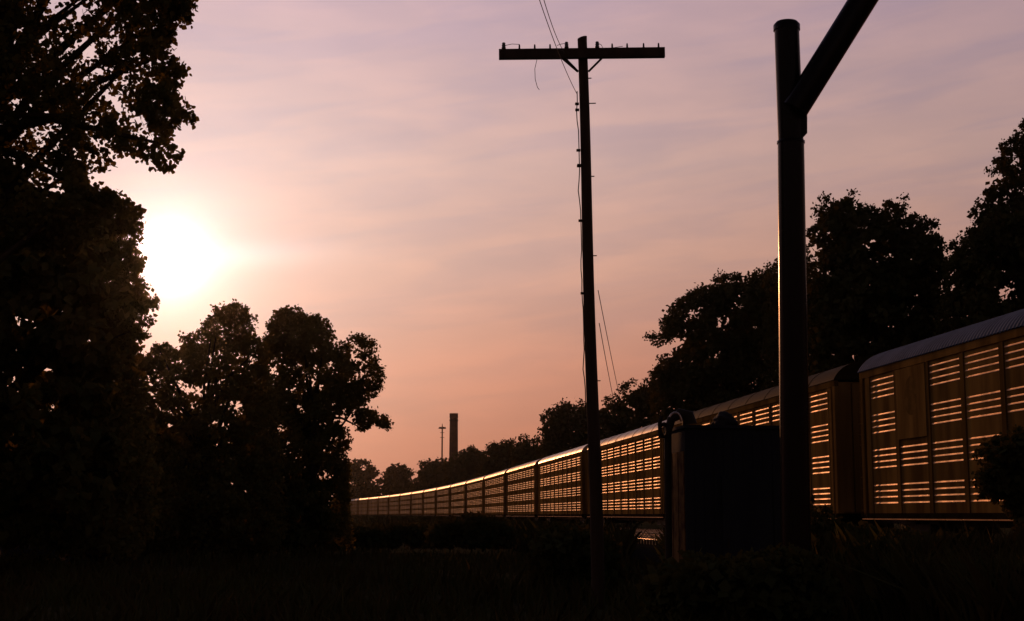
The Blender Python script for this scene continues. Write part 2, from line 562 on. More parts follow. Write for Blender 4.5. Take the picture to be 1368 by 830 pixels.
for ch_ in cars[0].children:
    if ch_.name.split('.')[0] == 'roof':
        ro = roof_mesh(True).build('ribbed_roof', M['roof_grey']); ch_.data = ro.data; ch_['label'] = 'blue grey roof ribbed crosswise'
        bpy.data.objects.remove(ro)
for i_, mn in ((1, 'roof_dimmed'), (3, 'roof_glint')):  # sun glint put into the roof colour: second car dimmed, fourth brightened
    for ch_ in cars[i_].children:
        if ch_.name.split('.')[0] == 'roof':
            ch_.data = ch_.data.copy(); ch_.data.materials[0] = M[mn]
# the nearest car alone has a stained blank sheet over the upper slats of its second bay
sh = MB()
bx = -(CAR_L / 2) + .65 + 8.5 * BAY
sh.box(bx - BAY / 2 + .10, bx + BAY / 2 - .10, HW + .008, HW + .022, SILL + 2.42, EAVE - .20)
o = sh.build('blank_sheet', M['car_panel'], cars[0]); o['label'] = 'blank brown sheet with a dark arched stain'
sh = MB()
pts = []
for w in np.linspace(0, 2 * math.pi, 41)[:-1]:
    c_, s_ = math.cos(w), math.sin(w)
    jag = 1 + .03 * math.sin(3 * w + 1) + .02 * math.sin(9 * w)
    pts.append((bx + .48 * c_ * jag, HW + .0235, SILL + 3.55 + (.72 * s_ if s_ > 0 else .45 * s_) * jag))
sh.add(pts, [tuple(range(40))]); sh.build('dark_stain', M['stain'], o)

# ------------------------------------------------------------------ wooden telegraph pole
PY = 26.5
ptop, pbot = at(777.5, 54, PY), at(796.5, 705, PY)
dirp = (ptop - pbot).normalized()
base = pbot + dirp * ((-.15 - pbot.z) / dirp.z)
pole = empty('telegraph_pole', base, label='leaning wooden telegraph pole with one ten-pin crossarm', cat='utility pole')


def child(m, name, mat, parent):
    """world-space mesh parented without moving; one level below `parent` (an Empty at its location, no rotation)"""
    L = parent
    loc = Vector((0, 0, 0))
    while L: loc += L.location; L = L.parent
    m.v = [(x - loc.x, y - loc.y, z - loc.z) for x, y, z in m.v]
    return m.build(name, mat, parent)


m = MB()
n = 16; Hh = (ptop - base).length
prof = []
for k in range(n + 1):
    q = k / n
    prof.append((base + dirp * Hh * q + Vector((.012 * math.sin(q * 9), .01 * math.cos(q * 7), 0)), .128 - .036 * q))
m.tube([p for p, _ in prof], [r for _, r in prof], 14)
# slanted top cut
tp = prof[-1][0]
ring = [(tp.x + .092 * math.cos(w), tp.y + .092 * math.sin(w), tp.z - .004) for w in np.linspace(0, 2 * math.pi, 15)[:-1]]
ring2 = [(x, y, z + .03 + .055 * (x - tp.x + .092) / .184) for x, y, z in ring]
m.add(ring + ring2, [(k, (k + 1) % 14, 14 + (k + 1) % 14, 14 + k) for k in range(14)] + [tuple(range(14, 28))])
child(m, 'pole', M['old_wood'], pole)
AY = PY - .13
a0, a1 = at(666.5, 73, AY), at(888, 70.5, AY)
ad = (a1 - a0).normalized(); au = Vector((-ad.z, 0, ad.x))
m = MB()
vs = []
for p in (a0, a0.lerp(a1, .5), a1):
    for b in (-1, 1):
        for c in (-1, 1):
            vs.append(p + Vector((0, b * .06, 0)) + au * c * .093)
m.add(vs, [(0, 1, 3, 2), (8, 10, 11, 9)] + [q for o_ in (0, 4) for q in ((o_ + 0, o_ + 4, o_ + 5, o_ + 1), (o_ + 2, o_ + 3, o_ + 7, o_ + 6), (o_, o_ + 2, o_ + 6, o_ + 4), (o_ + 1, o_ + 5, o_ + 7, o_ + 3))])
arm = child(m, 'crossarm', M['old_wood'], pole)
for px_, ins in ((673, 1), (694, 0), (714.5, 0), (735, 0), (757, 1), (798, 1), (818, 0), (838, 0), (860, 0), (880, 0)):
    t = (px_ - 666.5) / (888 - 666.5)
    p = a0.lerp(a1, t) + au * .093
    m = MB().tube([p - au * .05, p + au * .07, p + au * .10], [.022, .017, .012], 7)
    pin = child(m, 'insulator_pin', M['old_wood'], pole)
    if ins:
        m = MB().lathe([(.0, .125), (.028, .12), (.036, .10), (.030, .085), (.040, .07), (.034, .04), (.044, .02), (.040, .0), (.0, .0)], 12, p + au * .02)
        child(m, 'insulator', M['glass_insulator'], pin if False else pole)
for xa, xb in ((755, 772.5), (751, 772), (804, 786)):
    pa, pb = at(xa, 78, AY - .07), at(xb, 96, AY + .03)
    child(MB().tube([pa, pb], .021, 6), 'crossarm_brace', M['dark_steel'], pole)
for yy, s_ in ((105, 1), (138.5, 1), (236, 1), (342, 1), (509, 1), (296, -1), (220, -1)):
    q = (705 - yy) / 651
    xc = 796.5 - 19 * q
    p = at(xc, yy, PY)
    child(MB().tube([p, p + Vector((s_ * (.16 + (.07 if yy == 138.5 else 0)), -.02, 0))], .011, 6), 'step_bolt', M['dark_steel'], pole)
pts = []
for yy in np.linspace(122, 560, 34):
    q = (705 - yy) / 651
    hw = 8.6 - 2 * q
    wob = 1.6 * math.sin(yy * .055) + .9 * math.sin(yy * .13)
    pts.append(at(796.5 - 19 * q - hw - 1.2 - max(0, wob), yy, PY - .03))
child(MB().tube(pts, .010, 5), 'down_lead', M['wire'], pole)
for yy in (139, 147, 201, 222, 295, 392):
    q = (705 - yy) / 651
    p = at(796.5 - 19 * q - 8.6, yy, PY - .04)
    child(MB().box(p.x - .045, p.x + .03, p.y - .03, p.y + .03, p.z - .02, p.z + .02), 'cable_clip', M['dark_steel'], pole)


def sagged(p, q, sag, n=24):
    return [p.lerp(q, k / n) - Vector((0, 0, sag * 4 * (k / n) * (1 - k / n))) for k in range(n + 1)]


def wire(name, pts, rad, label, group=None):
    base_ = Vector(pts[0])
    m = MB().tube([Vector(p) - base_ for p in pts], rad, 5)
    o = m.build(name, M['wire']); o.location = base_
    return tag(o, label, 'wire', group)


# wires coming overhead from the near left down to the pole
for x_, lb in ((716, 'left one of two overhead wires dropping to the telegraph pole'), (722.5, 'right one of two overhead wires dropping to the telegraph pole')):
    p = at(x_, -14, 17.5)
    q = at(771.5, 127, PY - .12) if x_ < 720 else at(754, 70, PY - .2)
    far_ = p + (p - q) * .9 + Vector((0, 0, .3))
    wire('overhead_wire', sagged(q, p, .10) + [far_], .006, lb, 'wires on the telegraph pole')
for (xa, ya, xb, yb), lb in (((799, 388, 831, 545), 'outer of two thin wires slanting down to the right of the telegraph pole'),
                             ((800.5, 432, 822, 545), 'inner of two thin wires slanting down to the right of the telegraph pole')):
    wire('slack_wire', sagged(at(xa, ya, PY + .1), at(xb, yb, 46), .05), .008, lb, 'wires on the telegraph pole')
# loose tie wires left on the crossarm
child(MB().tube([at(717.5, 79, AY), at(714.5, 92, AY), at(715, 106, AY), at(718, 117, AY), at(720.5, 120, AY)], .006, 5), 'broken_wire', M['wire'], pole)
child(MB().tube([at(675, 61, AY), at(684, 59, AY), at(694, 59.5, AY)], .006, 5), 'broken_wire', M['wire'], pole)
child(MB().tube([at(744, 61, AY), at(750, 59, AY), at(757, 58, AY)], .006, 5), 'broken_wire', M['wire'], pole)
child(MB().tube([at(799, 58, AY), at(803, 60, AY), at(806, 65, AY), at(819, 64, AY), at(832, 62, AY)], .006, 5), 'broken_wire', M['wire'], pole)

# ------------------------------------------------------------------ steel post with a slanting arm
SY = 19.0
sb, st_ = at(1062, 700, SY), at(1051, 38, SY)
sd = (st_ - sb).normalized()
sbase = sb + sd * ((-.2 - sb.z) / sd.z)
post = empty('steel_post', sbase, label='thick round steel post carrying a slanting pipe arm', cat='steel post')
jn = at(1056.5, 190, SY)
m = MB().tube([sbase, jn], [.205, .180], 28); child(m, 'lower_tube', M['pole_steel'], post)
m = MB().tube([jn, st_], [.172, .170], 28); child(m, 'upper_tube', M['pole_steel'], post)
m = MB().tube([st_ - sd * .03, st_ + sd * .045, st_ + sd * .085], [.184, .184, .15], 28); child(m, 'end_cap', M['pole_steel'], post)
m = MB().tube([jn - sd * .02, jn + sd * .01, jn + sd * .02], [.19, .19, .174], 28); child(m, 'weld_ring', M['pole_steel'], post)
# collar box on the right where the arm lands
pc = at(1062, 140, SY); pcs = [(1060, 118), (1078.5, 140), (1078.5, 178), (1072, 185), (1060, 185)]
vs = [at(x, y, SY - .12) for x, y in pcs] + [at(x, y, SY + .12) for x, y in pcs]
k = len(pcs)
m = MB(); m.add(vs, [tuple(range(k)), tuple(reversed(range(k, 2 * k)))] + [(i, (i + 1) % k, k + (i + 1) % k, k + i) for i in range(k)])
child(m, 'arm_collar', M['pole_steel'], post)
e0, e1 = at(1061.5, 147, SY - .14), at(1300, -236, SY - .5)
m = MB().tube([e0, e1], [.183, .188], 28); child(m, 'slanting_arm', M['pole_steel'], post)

# ------------------------------------------------------------------ dark equipment shelter and what lies on it
HY = 22.0
hc0 = at(915, 568, HY)
hang = R(-6.4)
W_, D_, TOP = 1.86, 1.30, hc0.z
shel = empty('equipment_shelter', (hc0.x, hc0.y, 0), rz=-hang, label='tall dark blue steel equipment shelter behind the steel post', cat='shelter')
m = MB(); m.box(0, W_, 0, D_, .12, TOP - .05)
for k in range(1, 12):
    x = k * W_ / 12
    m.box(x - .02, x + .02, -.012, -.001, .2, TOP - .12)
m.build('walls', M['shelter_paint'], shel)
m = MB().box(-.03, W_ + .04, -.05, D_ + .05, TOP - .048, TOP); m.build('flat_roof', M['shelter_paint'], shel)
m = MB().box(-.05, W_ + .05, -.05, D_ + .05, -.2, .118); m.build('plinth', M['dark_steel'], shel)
m = MB()
for k in range(3): m.box(-.016, -.002, .08 + k * .40, .42 + k * .40, .22, TOP - .40)
o = m.build('sunlit_sheets', M['sunlit_brown'], shel); o['label'] = 'side sheets coloured brown for the low sun on them'  # the sunlit left wall, its warm light painted onto thin added sheets
m = MB().box(W_ * .30, W_ * .72, -.035, -.013, .2, 2.2); o = m.build('door', M['shelter_paint'], shel)
MB().tube([(W_ * .34, -.07, 1.1), (W_ * .34, -.07, 1.25)], .014, 8).build('handle', M['dark_steel'], o)

b0 = at(884, 590, HY + .35)
duct = empty('vent_hood', (b0.x, b0.y, 0), label='bent metal hood with a bright curved rim on the shelter corner', cat='vent')
m = MB()
p0 = at(893, 700, HY + .35); p1 = at(892, 578, HY + .35)
m.tube([(p0.x, p0.y, -.2), p0, p1, at(897, 560, HY + .35), at(908, 553, HY + .35), at(919, 556, HY + .35), at(921, 567, HY + .35)],
       [.055, .055, .06, .07, .09, .11, .12], 14)
child(m, 'bent_pipe', M['dark_steel'], duct)
m = MB()
arc = [at(903 + 8.5 * math.cos(w) - 1, 566 - 14 * math.sin(w), HY + .12) for w in np.linspace(.2, 2.5, 14)]
m.tube(arc, [.022] * 14, 8); child(m, 'curved_rim', M['rail_steel'], duct)
m = MB()
cc = at(887, 575, HY + .2)
m.tube([cc + Vector((.055 * math.cos(w), .02 * math.sin(3 * w), .10 * math.sin(w))) for w in np.linspace(0, 2 * math.pi, 22)], .028, 7)
m.tube([at(882, 585, HY + .2), at(881, 567, HY + .2), at(884, 556, HY + .2)], .03, 7)
child(m, 'hose_loop', M['dark_steel'], duct)


def lump(name, loc, dims, mat, seed, amp=.22, n=28):
    rs = np.random.default_rng(seed); ph = rs.uniform(0, 6.28, 12)
    m = MB(); vs, fs = [], []
    for i in range(n + 1):
        t = math.pi * i / n
        for k in range(n):
            w = 2 * math.pi * k / n
            d = Vector((math.sin(t) * math.cos(w), math.sin(t) * math.sin(w), math.cos(t)))
            r = 1 + amp * (math.sin(3.1 * d.x + ph[0]) * math.sin(2.7 * d.y + ph[1]) + .6 * math.sin(6 * d.z + 4 * d.x + ph[2]) * math.sin(5 * d.y + ph[3]) + .3 * math.sin(13 * d.x + ph[4]) * math.sin(11 * d.z + ph[5]))
            vs.append((d.x * dims[0] * r, d.y * dims[1] * r, max(d.z * dims[2] * r, -dims[2] * .5) + dims[2] * .5))
    for i in range(n):
        for k in range(n): fs.append((i * n + k, (i + 1) * n + k, (i + 1) * n + (k + 1) % n, i * n + (k + 1) % n))
    m.add(vs, fs, True)
    o = m.build(name, M[mat]); o.location = loc
    return o


lc = at(969, 568, HY + .5)
tag(lump('tarp_bundle', (lc.x, lc.y, TOP), (.22, .26, .14), 'tarp', 5), 'dark crumpled tarp bundle lying on the flat shelter roof', 'tarp')

# ------------------------------------------------------------------ parked car in the weeds far left
KX, KY = at(66, 700, 49).x, 49.0
pk = empty('parked_car', (KX, KY, -.02), rz=R(-22), label='dark parked car in the weeds under the left trees', cat='car')


def loft(m, secs, smooth=True):
    n = len(secs[0]); vs = [p for s in secs for p in s]; fs = []
    for i in range(len(secs) - 1):
        for k in range(n): fs.append((i * n + k, i * n + (k + 1) % n, (i + 1) * n + (k + 1) % n, (i + 1) * n + k))
    m.add(vs, fs, smooth); m.add(secs[0], [tuple(reversed(range(n)))]); m.add(secs[-1], [tuple(range(n))])


def csec(x, hw, z0, z1, r=.12):
    return [(x, -hw, z0 + r), (x, -hw + r * .6, z0), (x, hw - r * .6, z0), (x, hw, z0 + r), (x, hw, z1 - r), (x, hw - r, z1), (x, -hw + r, z1), (x, -hw, z1 - r)]


m = MB()
loft(m, [csec(-2.25, .74, .35, .80), csec(-2.1, .84, .25, .95), csec(-1.4, .88, .2, 1.0), csec(0, .9, .2, .98), csec(.9, .9, .2, .98), csec(1.8, .86, .24, .88), csec(2.2, .76, .32, .74)])
m.build('body', M['car_paint'], pk)
m = MB()
loft(m, [csec(-1.75, .68, .93, 1.02, .04), csec(-1.15, .64, .93, 1.38, .1), csec(-.3, .64, .93, 1.45, .1), csec(.25, .62, .93, 1.42, .1), csec(1.05, .70, .93, .99, .03)])
m.build('cabin', M['car_glass'], pk)
m = MB()
m.add([(-1.1, -.52, 1.412), (.2, -.50, 1.448), (.2, .50, 1.448), (-1.1, .52, 1.412), (-.3, -.54, 1.478), (-.3, .54, 1.478)], [(0, 4, 5, 3), (4, 1, 2, 5)], True)
m.build('roof', M['car_paint'], pk)
for x_ in (-1.4, 1.4):
    for q in (-1, 1):
        m = MB().tube([(x_, q * .70, .32), (x_, q * .905, .32)], .32, 20); o = m.build('wheel', M['tyre'], pk)
        m = MB().tube([(x_, q * .80, .32), (x_, q * .912, .32)], .2, 14); m.build('rim', M['rail_steel'], o)
for q in (-1, 1):
    m = MB().tube([(.45, q * .84, 1.0), (.45, q * 1.0, 1.05)], [.05, .08], 8); m.build('wing_mirror', M['car_paint'], pk)
    m = MB().box(2.06, 2.2, q * .62 - .14, q * .62 + .14, .60, .70); m.build('headlight', M['glass_insulator'], pk)

# ------------------------------------------------------------------ far chimney and light mast
cb = at(605.5, 690, 560)
ch = empty('factory_chimney', (cb.x, cb.y, -1), label='tall brick factory chimney above the distant trees', cat='chimney')
ct = at(605.5, 552.5, 560).z
MB().lathe([(1.95, 0), (1.6, ct * .98), (1.68, ct * .982), (1.68, ct + 1), (1.2, ct + 1), (1.2, ct - 1)], 24).build('stack', M['brick'], ch)
MB().lathe([(1.64, ct - 2.0), (1.74, ct - 2.0), (1.74, ct - 1.4), (1.62, ct - 1.4)], 24).build('iron_band', M['dark_steel'], ch)
cb = at(590, 690, 520)
ms = empty('light_mast', (cb.x, cb.y, -1), label='thin light mast with a ring of lamps left of the chimney', cat='light mast')
mt = at(590, 572, 520).z + 1; tz = at(590, 566, 520).z + 1
MB().tube([(0, 0, 0), (0, 0, mt), (0, 0, tz)], [.36, .24, .07], 8).build('mast', M['dark_steel'], ms)
for k in range(6):
    w = k * math.pi / 3
    x, y = 1.0 * math.cos(w), 1.0 * math.sin(w)
    m = MB().tube([(0, 0, mt), (x, y, mt)], .09, 5); m.tube([(x, y, mt + .35), (x, y, mt - .25)], [.22, .42], 8)
    m.build('lamp', M['dark_steel'], ms)
for zz in (.90, .95): MB().tube([(-.8, 0, mt * zz), (.8, 0, mt * zz)], .08, 5).build('cross_bar', M['dark_steel'], ms)

# ------------------------------------------------------------------ evening haze
hz = bpy.data.materials.new('haze'); hz.use_nodes = True
q = G(hz.node_tree); hz.node_tree.nodes.clear()
pv = q.n('ShaderNodeVolumePrincipled'); ho = q.n('ShaderNodeOutputMaterial')
pv.inputs['Color'].default_value = (0.95, 0.93, 0.90, 1)
pv.inputs['Density'].default_value = 0.00005
pv.inputs['Anisotropy'].default_value = 0.96
q.put(ho.inputs['Volume'], pv.outputs[0])
m = MB().box(-920, 920, -320, 1520, -1.5, 52)
tag(m.build('haze', hz), kind='stuff')

# ------------------------------------------------------------------ trees
HEART = np.array([(0, 0), (.34, .10), (.50, .36), (.36, .66), (0, 1.0), (-.36, .66), (-.50, .36), (-.34, .10)])
DIAM = np.array([(0, 0), (.42, .38), (.10, 1.0), (-.36, .55)])


def leaf_mesh(name, cen, size, shape, mat, droop=.3, parent=None, loc=(0, 0, 0)):
    n = len(cen); k = len(shape)
    d = RNG.normal(size=(n, 3)); d[:, 2] -= droop * 2; d /= np.linalg.norm(d, axis=1, keepdims=True)
    r = RNG.normal(size=(n, 3)); s = np.cross(d, r); s /= np.linalg.norm(s, axis=1, keepdims=True)
    sz = (size * RNG.uniform(.7, 1.25, n))[:, None]
    v = (cen - np.array(loc))[:, None, :] + (shape[None, :, :1] * s[:, None, :] + shape[None, :, 1:] * d[:, None, :]) * sz[:, None, :]
    v = v.reshape(-1, 3).astype(np.float32)
    me = bpy.data.meshes.new(name)
    me.vertices.add(len(v)); me.vertices.foreach_set('co', v.ravel())
    me.loops.add(n * k); me.loops.foreach_set('vertex_index', np.arange(n * k, dtype=np.int32))
    me.polygons.add(n); me.polygons.foreach_set('loop_start', np.arange(n, dtype=np.int32) * k)
    try: me.polygons.foreach_set('loop_total', np.full(n, k, dtype=np.int32))
    except Exception: pass
    me.update(calc_edges=True); me.materials.append(M[mat])
    o = bpy.data.objects.new(name, me); col.objects.link(o)
    if parent: o.parent = parent
    return o


def poly_dist(P, poly):
    """inside mask and distance to the outline"""
    poly = np.asarray(poly, float); a = poly; b = np.roll(poly, -1, 0)
    d = np.full(len(P), 1e9); ins = np.zeros(len(P), bool)
    for p, q in zip(a, b):
        e = q - p; w = P - p
        t = np.clip((w @ e) / (e @ e + 1e-9), 0, 1)
        d = np.minimum(d, np.linalg.norm(w - t[:, None] * e, axis=1))
        c = (p[1] > P[:, 1]) != (q[1] > P[:, 1])
        xx = (q[0] - p[0]) * (P[:, 1] - p[1]) / (q[1] - p[1] + 1e-12) + p[0]
        ins ^= c & (P[:, 0] < xx)
    return ins, d


def tree(name, label, Y, poly, thick, leaf, n_leaves, clump, trunk_px, trunk_r, mat='leaf', shape=DIAM, group=None, edge=.35, limbs=14, cat='tree', holes=(), flat=.75, deep_k=2.1, inset=.85):
    poly = np.asarray(poly, float)
    # outline in metres in the vertical plane through the trunk
    Wd = np.array([[at(x, y, Y).x, at(x, y, Y).z] for x, y in poly])
    hl = [(at(x, y, Y).x, at(x, y, Y).z, r * Y / F) for x, y, r in holes]
    lo, hi = Wd.min(0), Wd.max(0)
    P = RNG.uniform(lo, hi, (60000, 2)); ins, d = poly_dist(P, Wd)
    for hx, hz, hr in hl: ins &= np.hypot(P[:, 0] - hx, P[:, 1] - hz) > hr + clump * .55
    P, d = P[ins], d[ins]
    dm = d.max()
    keep_in = d > clump * inset
    inner, di = P[keep_in], d[keep_in]
    keep_ed = (d > clump * .28) & (d < clump * 1.5)
    outer, do = P[keep_ed], d[keep_ed]
    per = 46
    nc = max(12, int(n_leaves * 1.5) // per); ne = int(nc * edge); ni = nc - ne
    ii = RNG.integers(0, len(inner), ni); oo = RNG.integers(0, len(outer), ne)
    c2 = np.concatenate([inner[ii], outer[oo]]); cd = np.concatenate([di[ii], do[oo]])
    half = thick * np.sqrt(np.clip(cd / (dm * .6), 0.03, 1))
    cy = Y + RNG.uniform(-1, 1, nc) * half
    C = np.stack([c2[:, 0], cy, c2[:, 1]], 1)
    C[:, 2] = np.maximum(C[:, 2], .3)
    cr = np.concatenate([np.full(ni, clump), np.full(ne, clump * .55)]) * RNG.uniform(.6, 1.25, nc)
    lv = RNG.normal(size=(nc, per, 3)) * .48
    lv[..., 2] *= flat
    ln = np.linalg.norm(lv, axis=2, keepdims=True); lv = lv / np.maximum(1, ln / 1.05)
    L = (C[:, None, :] + lv * cr[:, None, None]).reshape(-1, 3)
    # fewer leaves on the small edge sprays
    mask = np.ones((nc, per), bool); mask[ni:, per * 2 // 3:] = False
    L = L[mask.ravel()]
    deep = np.where(cd > clump * 1.5, deep_k, np.where(cd > clump * .95, 1 + (deep_k - 1) * .3, 1.0)); deep[ni:] = 1.0
    lsz = leaf * np.repeat(deep, per)[mask.ravel()]
    tb = at(trunk_px, 690, Y); basept = Vector((tb.x, Y, 0))
    root = empty(name, basept, label=label, cat=cat, group=group)
    leaf_mesh('crown', L, lsz, shape, mat, parent=root, loc=basept)
    m = MB()
    topz = hi[1] * .55
    fx = (lo[0] + hi[0]) / 2
    forkp = Vector(((tb.x * .7 + fx * .3), Y, topz))
    tr = [basept - Vector((0, 0, .3)), basept.lerp(forkp, .5) + Vector((.1 * trunk_r, .2, 0)), forkp]
    m.tube(tr, [trunk_r * 1.15, trunk_r * .8, trunk_r * .55], 10)
    idx = RNG.permutation(nc)[:limbs]
    for i in idx:
        e = Vector(C[i]); s = tr[1].lerp(tr[2], RNG.uniform(0, 1)) if e.z > topz * .6 else basept.lerp(tr[1], RNG.uniform(.4, 1))
        mid = s.lerp(e, .5) + Vector((RNG.normal() * .04, RNG.normal() * .04, .10)) * (e - s).length
        m.tube([s, s.lerp(mid, .5) + Vector((0, 0, .02)), mid, mid.lerp(e, .55), e], [trunk_r * .38, trunk_r * .28, trunk_r * .19, trunk_r * .12, trunk_r * .05], 6)
    child(m, 'trunk', M['bark'], root)
    return root


tree('cottonwood_tree', 'large near cottonwood with heart shaped leaves reaching in from the upper left edge', 20.0,
     [(-420, 260), (-420, -260), (-100, -330), (150, -250), (262, -60), (252, 8), (226, 30), (246, 50), (238, 72), (246, 112), (238, 130), (262, 156), (252, 166), (226, 164), (212, 182), (250, 202), (236, 212), (214, 234), (196, 216), (160, 214), (118, 232), (128, 246), (168, 262), (182, 276), (206, 274), (196, 300), (150, 312), (100, 330), (-100, 340)],
     2.6, .073, 92000, .24, -160, .32, shape=HEART, edge=.50, limbs=60, deep_k=1.05, flat=.9, inset=1.5,
     holes=((155, 42, 10), (188, 22, 9), (130, 66, 8), (150, 128, 9), (176, 160, 10), (60, 238, 9), (45, 75, 5), (140, 226, 20), (60, 14, 8), (215, 100, 6), (190, 190, 7), (232, 62, 5), (120, 92, 5)))
tree('broadleaf_tree', 'dense dark tree under the cottonwood at left, its right edge against the sun glare', 37.0,
     [(-300, 720), (-300, 200), (-60, 190), (60, 250), (130, 284), (172, 300), (192, 312), (186, 330), (196, 344), (184, 356), (190, 372), (206, 392), (196, 410), (206, 434), (190, 446), (178, 470), (190, 500), (200, 560), (205, 640), (200, 745)],
     3.6, .13, 52000, .36, -60, .35, edge=.42, limbs=24, deep_k=2.6)
tree('broadleaf_tree', 'bushy tree at left below the sun, next to the pair of tall clumped crowns', 50.0,
     [(120, 745), (140, 520), (186, 474), (214, 460), (240, 456), (252, 444), (270, 442), (286, 412), (312, 402), (330, 408), (340, 422), (350, 424), (352, 446), (362, 480), (372, 560), (380, 740)],
     3.2, .115, 38000, .34, 270, .26, edge=.46, limbs=26, deep_k=1.6, holes=((347, 438, 5), (246, 462, 3)))
tree('broadleaf_tree', 'tall clumped tree left of the train with drooping right branches against the pink sky', 57.0,
     [(330, 745), (340, 500), (358, 440), (366, 412), (384, 406), (402, 410), (406, 420), (416, 420), (434, 420), (442, 430), (434, 440), (452, 440), (448, 456), (462, 456), (474, 446), (486, 446), (500, 454), (502, 470), (512, 492), (518, 506), (508, 524), (488, 534), (506, 548), (518, 556), (528, 570), (518, 576), (500, 568), (492, 574), (480, 582), (492, 590), (480, 594), (468, 586), (464, 602), (470, 616), (466, 640), (472, 690), (470, 740)],
     3.2, .115, 40000, .32, 410, .28, edge=.48, limbs=36, deep_k=1.6, holes=((418, 504, 8), (436, 490, 5), (462, 560, 7), (470, 575, 5), (446, 458, 3), (484, 498, 4)))
T = [
    ('small dark tree touching the drooping branches, above the far end of the train', 520, [(440, 700), (448, 640), (462, 622), (474, 612), (486, 606), (500, 608), (498, 618), (506, 624), (510, 640), (512, 700)], 6, .75, 5200, 1.8, 484),
    ('round topped tree in the dip of the far treeline left of the chimney', 500, [(502, 700), (506, 640), (514, 626), (526, 618), (540, 618), (550, 626), (556, 640), (560, 700)], 7, .75, 5600, 1.8, 530),
    ('long low bank of far brush at the foot of the round topped tree', 560, [(436, 705), (444, 652), (470, 644), (500, 648), (530, 644), (556, 646), (580, 636), (612, 640), (620, 705)], 6, .8, 7000, 1.7, 528),
    ('flat topped far tree just below the light mast', 430, [(540, 700), (546, 652), (556, 636), (562, 618), (572, 612), (586, 608), (600, 610), (612, 620), (616, 700)], 6, .7, 5600, 1.7, 575),
    ('far dark tree right at the foot of the chimney', 380, [(588, 700), (594, 616), (604, 602), (616, 597), (632, 594), (646, 598), (656, 610), (660, 700)], 6, .66, 7000, 1.6, 625),
    ('far tree with a level top to the right of the chimney', 320, [(636, 700), (640, 608), (652, 592), (668, 586), (684, 584), (696, 594), (702, 700)], 6, .56, 7500, 1.5, 668),
    ('tree with small pointed sprigs left of the telegraph pole treeline', 270, [(678, 700), (682, 590), (690, 578), (700, 576), (712, 580), (722, 574), (736, 580), (742, 600), (746, 700)], 5, .46, 5000, 1.4, 712),
    ('rounded tree directly behind the foot of the telegraph pole', 205, [(716, 700), (718, 566), (724, 550), (736, 540), (752, 532), (772, 530), (792, 531), (806, 540), (812, 580), (814, 700)], 5, .36, 9000, 1.15, 765),
    ('low tree right of the telegraph pole with a ragged top of sprigs', 165, [(782, 700), (788, 548), (800, 532), (820, 526), (826, 514), (838, 508), (846, 500), (852, 510), (862, 500), (874, 500), (886, 520), (892, 700)], 4.5, .30, 10000, .9, 838),
]
for lb, Yt, pl, th, lf, nl, cl, tp_ in T:
    tree('distant_tree', lb, Yt, pl, th, lf, nl, cl, tp_, .4, mat='leaf_far', group='trees behind the freight train', edge=.3, limbs=6)
tree('broadleaf_tree', 'spreading tree behind the train with one bough reaching left over the pink sky', 118.0,
     [(864, 700), (868, 540), (868, 500), (876, 478), (888, 468), (872, 458), (854, 450), (868, 444), (884, 440), (876, 428), (890, 418), (888, 406), (902, 402), (908, 392), (922, 388), (930, 380), (944, 382), (948, 364), (960, 362), (972, 358), (988, 366), (1000, 364), (1012, 356), (1028, 352), (1040, 350), (1054, 372), (1062, 700)],
     6, .24, 40000, .75, 985, .5, mat='leaf_far', group='trees behind the freight train', edge=.38, limbs=22, holes=((906, 452, 6), (926, 432, 4), (968, 420, 3), (895, 470, 5)))
tree('broadleaf_tree', 'narrow dark crown filling the gap behind the steel post', 104.0,
     [(1018, 700), (1020, 370), (1032, 344), (1050, 338), (1072, 330), (1088, 344), (1096, 700)],
     5, .24, 12000, .8, 1055, .45, mat='leaf_far', group='trees behind the freight train', edge=.3, limbs=8)
tree('broadleaf_tree', 'twin topped tree right of the steel post rising above the car roofs', 84.0,
     [(1066, 700), (1070, 400), (1078, 352), (1092, 342), (1076, 318), (1080, 300), (1096, 290), (1082, 268), (1094, 262), (1110, 266), (1118, 256), (1136, 256), (1142, 270), (1160, 276), (1176, 284), (1182, 270), (1196, 262), (1206, 266), (1210, 282), (1224, 292), (1240, 296), (1252, 288), (1260, 306), (1250, 318), (1262, 338), (1260, 360), (1266, 420), (1270, 700)],
     4.5, .19, 50000, .55, 1160, .45, mat='leaf_far', group='trees behind the freight train', edge=.4, limbs=26, holes=((1090, 325, 6), (1184, 318, 5), (1150, 330, 3), (1238, 316, 4)))
tree('broadleaf_tree', 'tallest tree behind the train, rising along the right edge', 74.0,
     [(1252, 700), (1258, 400), (1262, 350), (1272, 340), (1266, 322), (1284, 312), (1296, 290), (1300, 262), (1316, 252), (1330, 246), (1326, 222), (1338, 210), (1332, 190), (1346, 176), (1358, 180), (1366, 164), (1390, 130), (1440, 110), (1500, 160), (1530, 300), (1540, 700)],
     4.8, .18, 60000, .55, 1400, .5, mat='leaf_far', group='trees behind the freight train', edge=.4, limbs=26, holes=((1318, 270, 4), (1350, 225, 4)))

# ------------------------------------------------------------------ shrubs and weeds
def shrub(label, Y, poly, thick, leaf, n, clump, px, group=None):
    return tree('shrub', label, Y, poly, thick, leaf, n, clump, px, .05, mat='leaf_far', group=group, edge=.35, limbs=10, cat='shrub')


shrub('dense thicket of brush filling the space under the left trees', 56.0,
      [(-140, 735), (-130, 560), (-40, 530), (60, 520), (150, 560), (230, 560), (330, 580), (440, 640), (462, 735)], 2.0, .2, 16000, .4, 120)


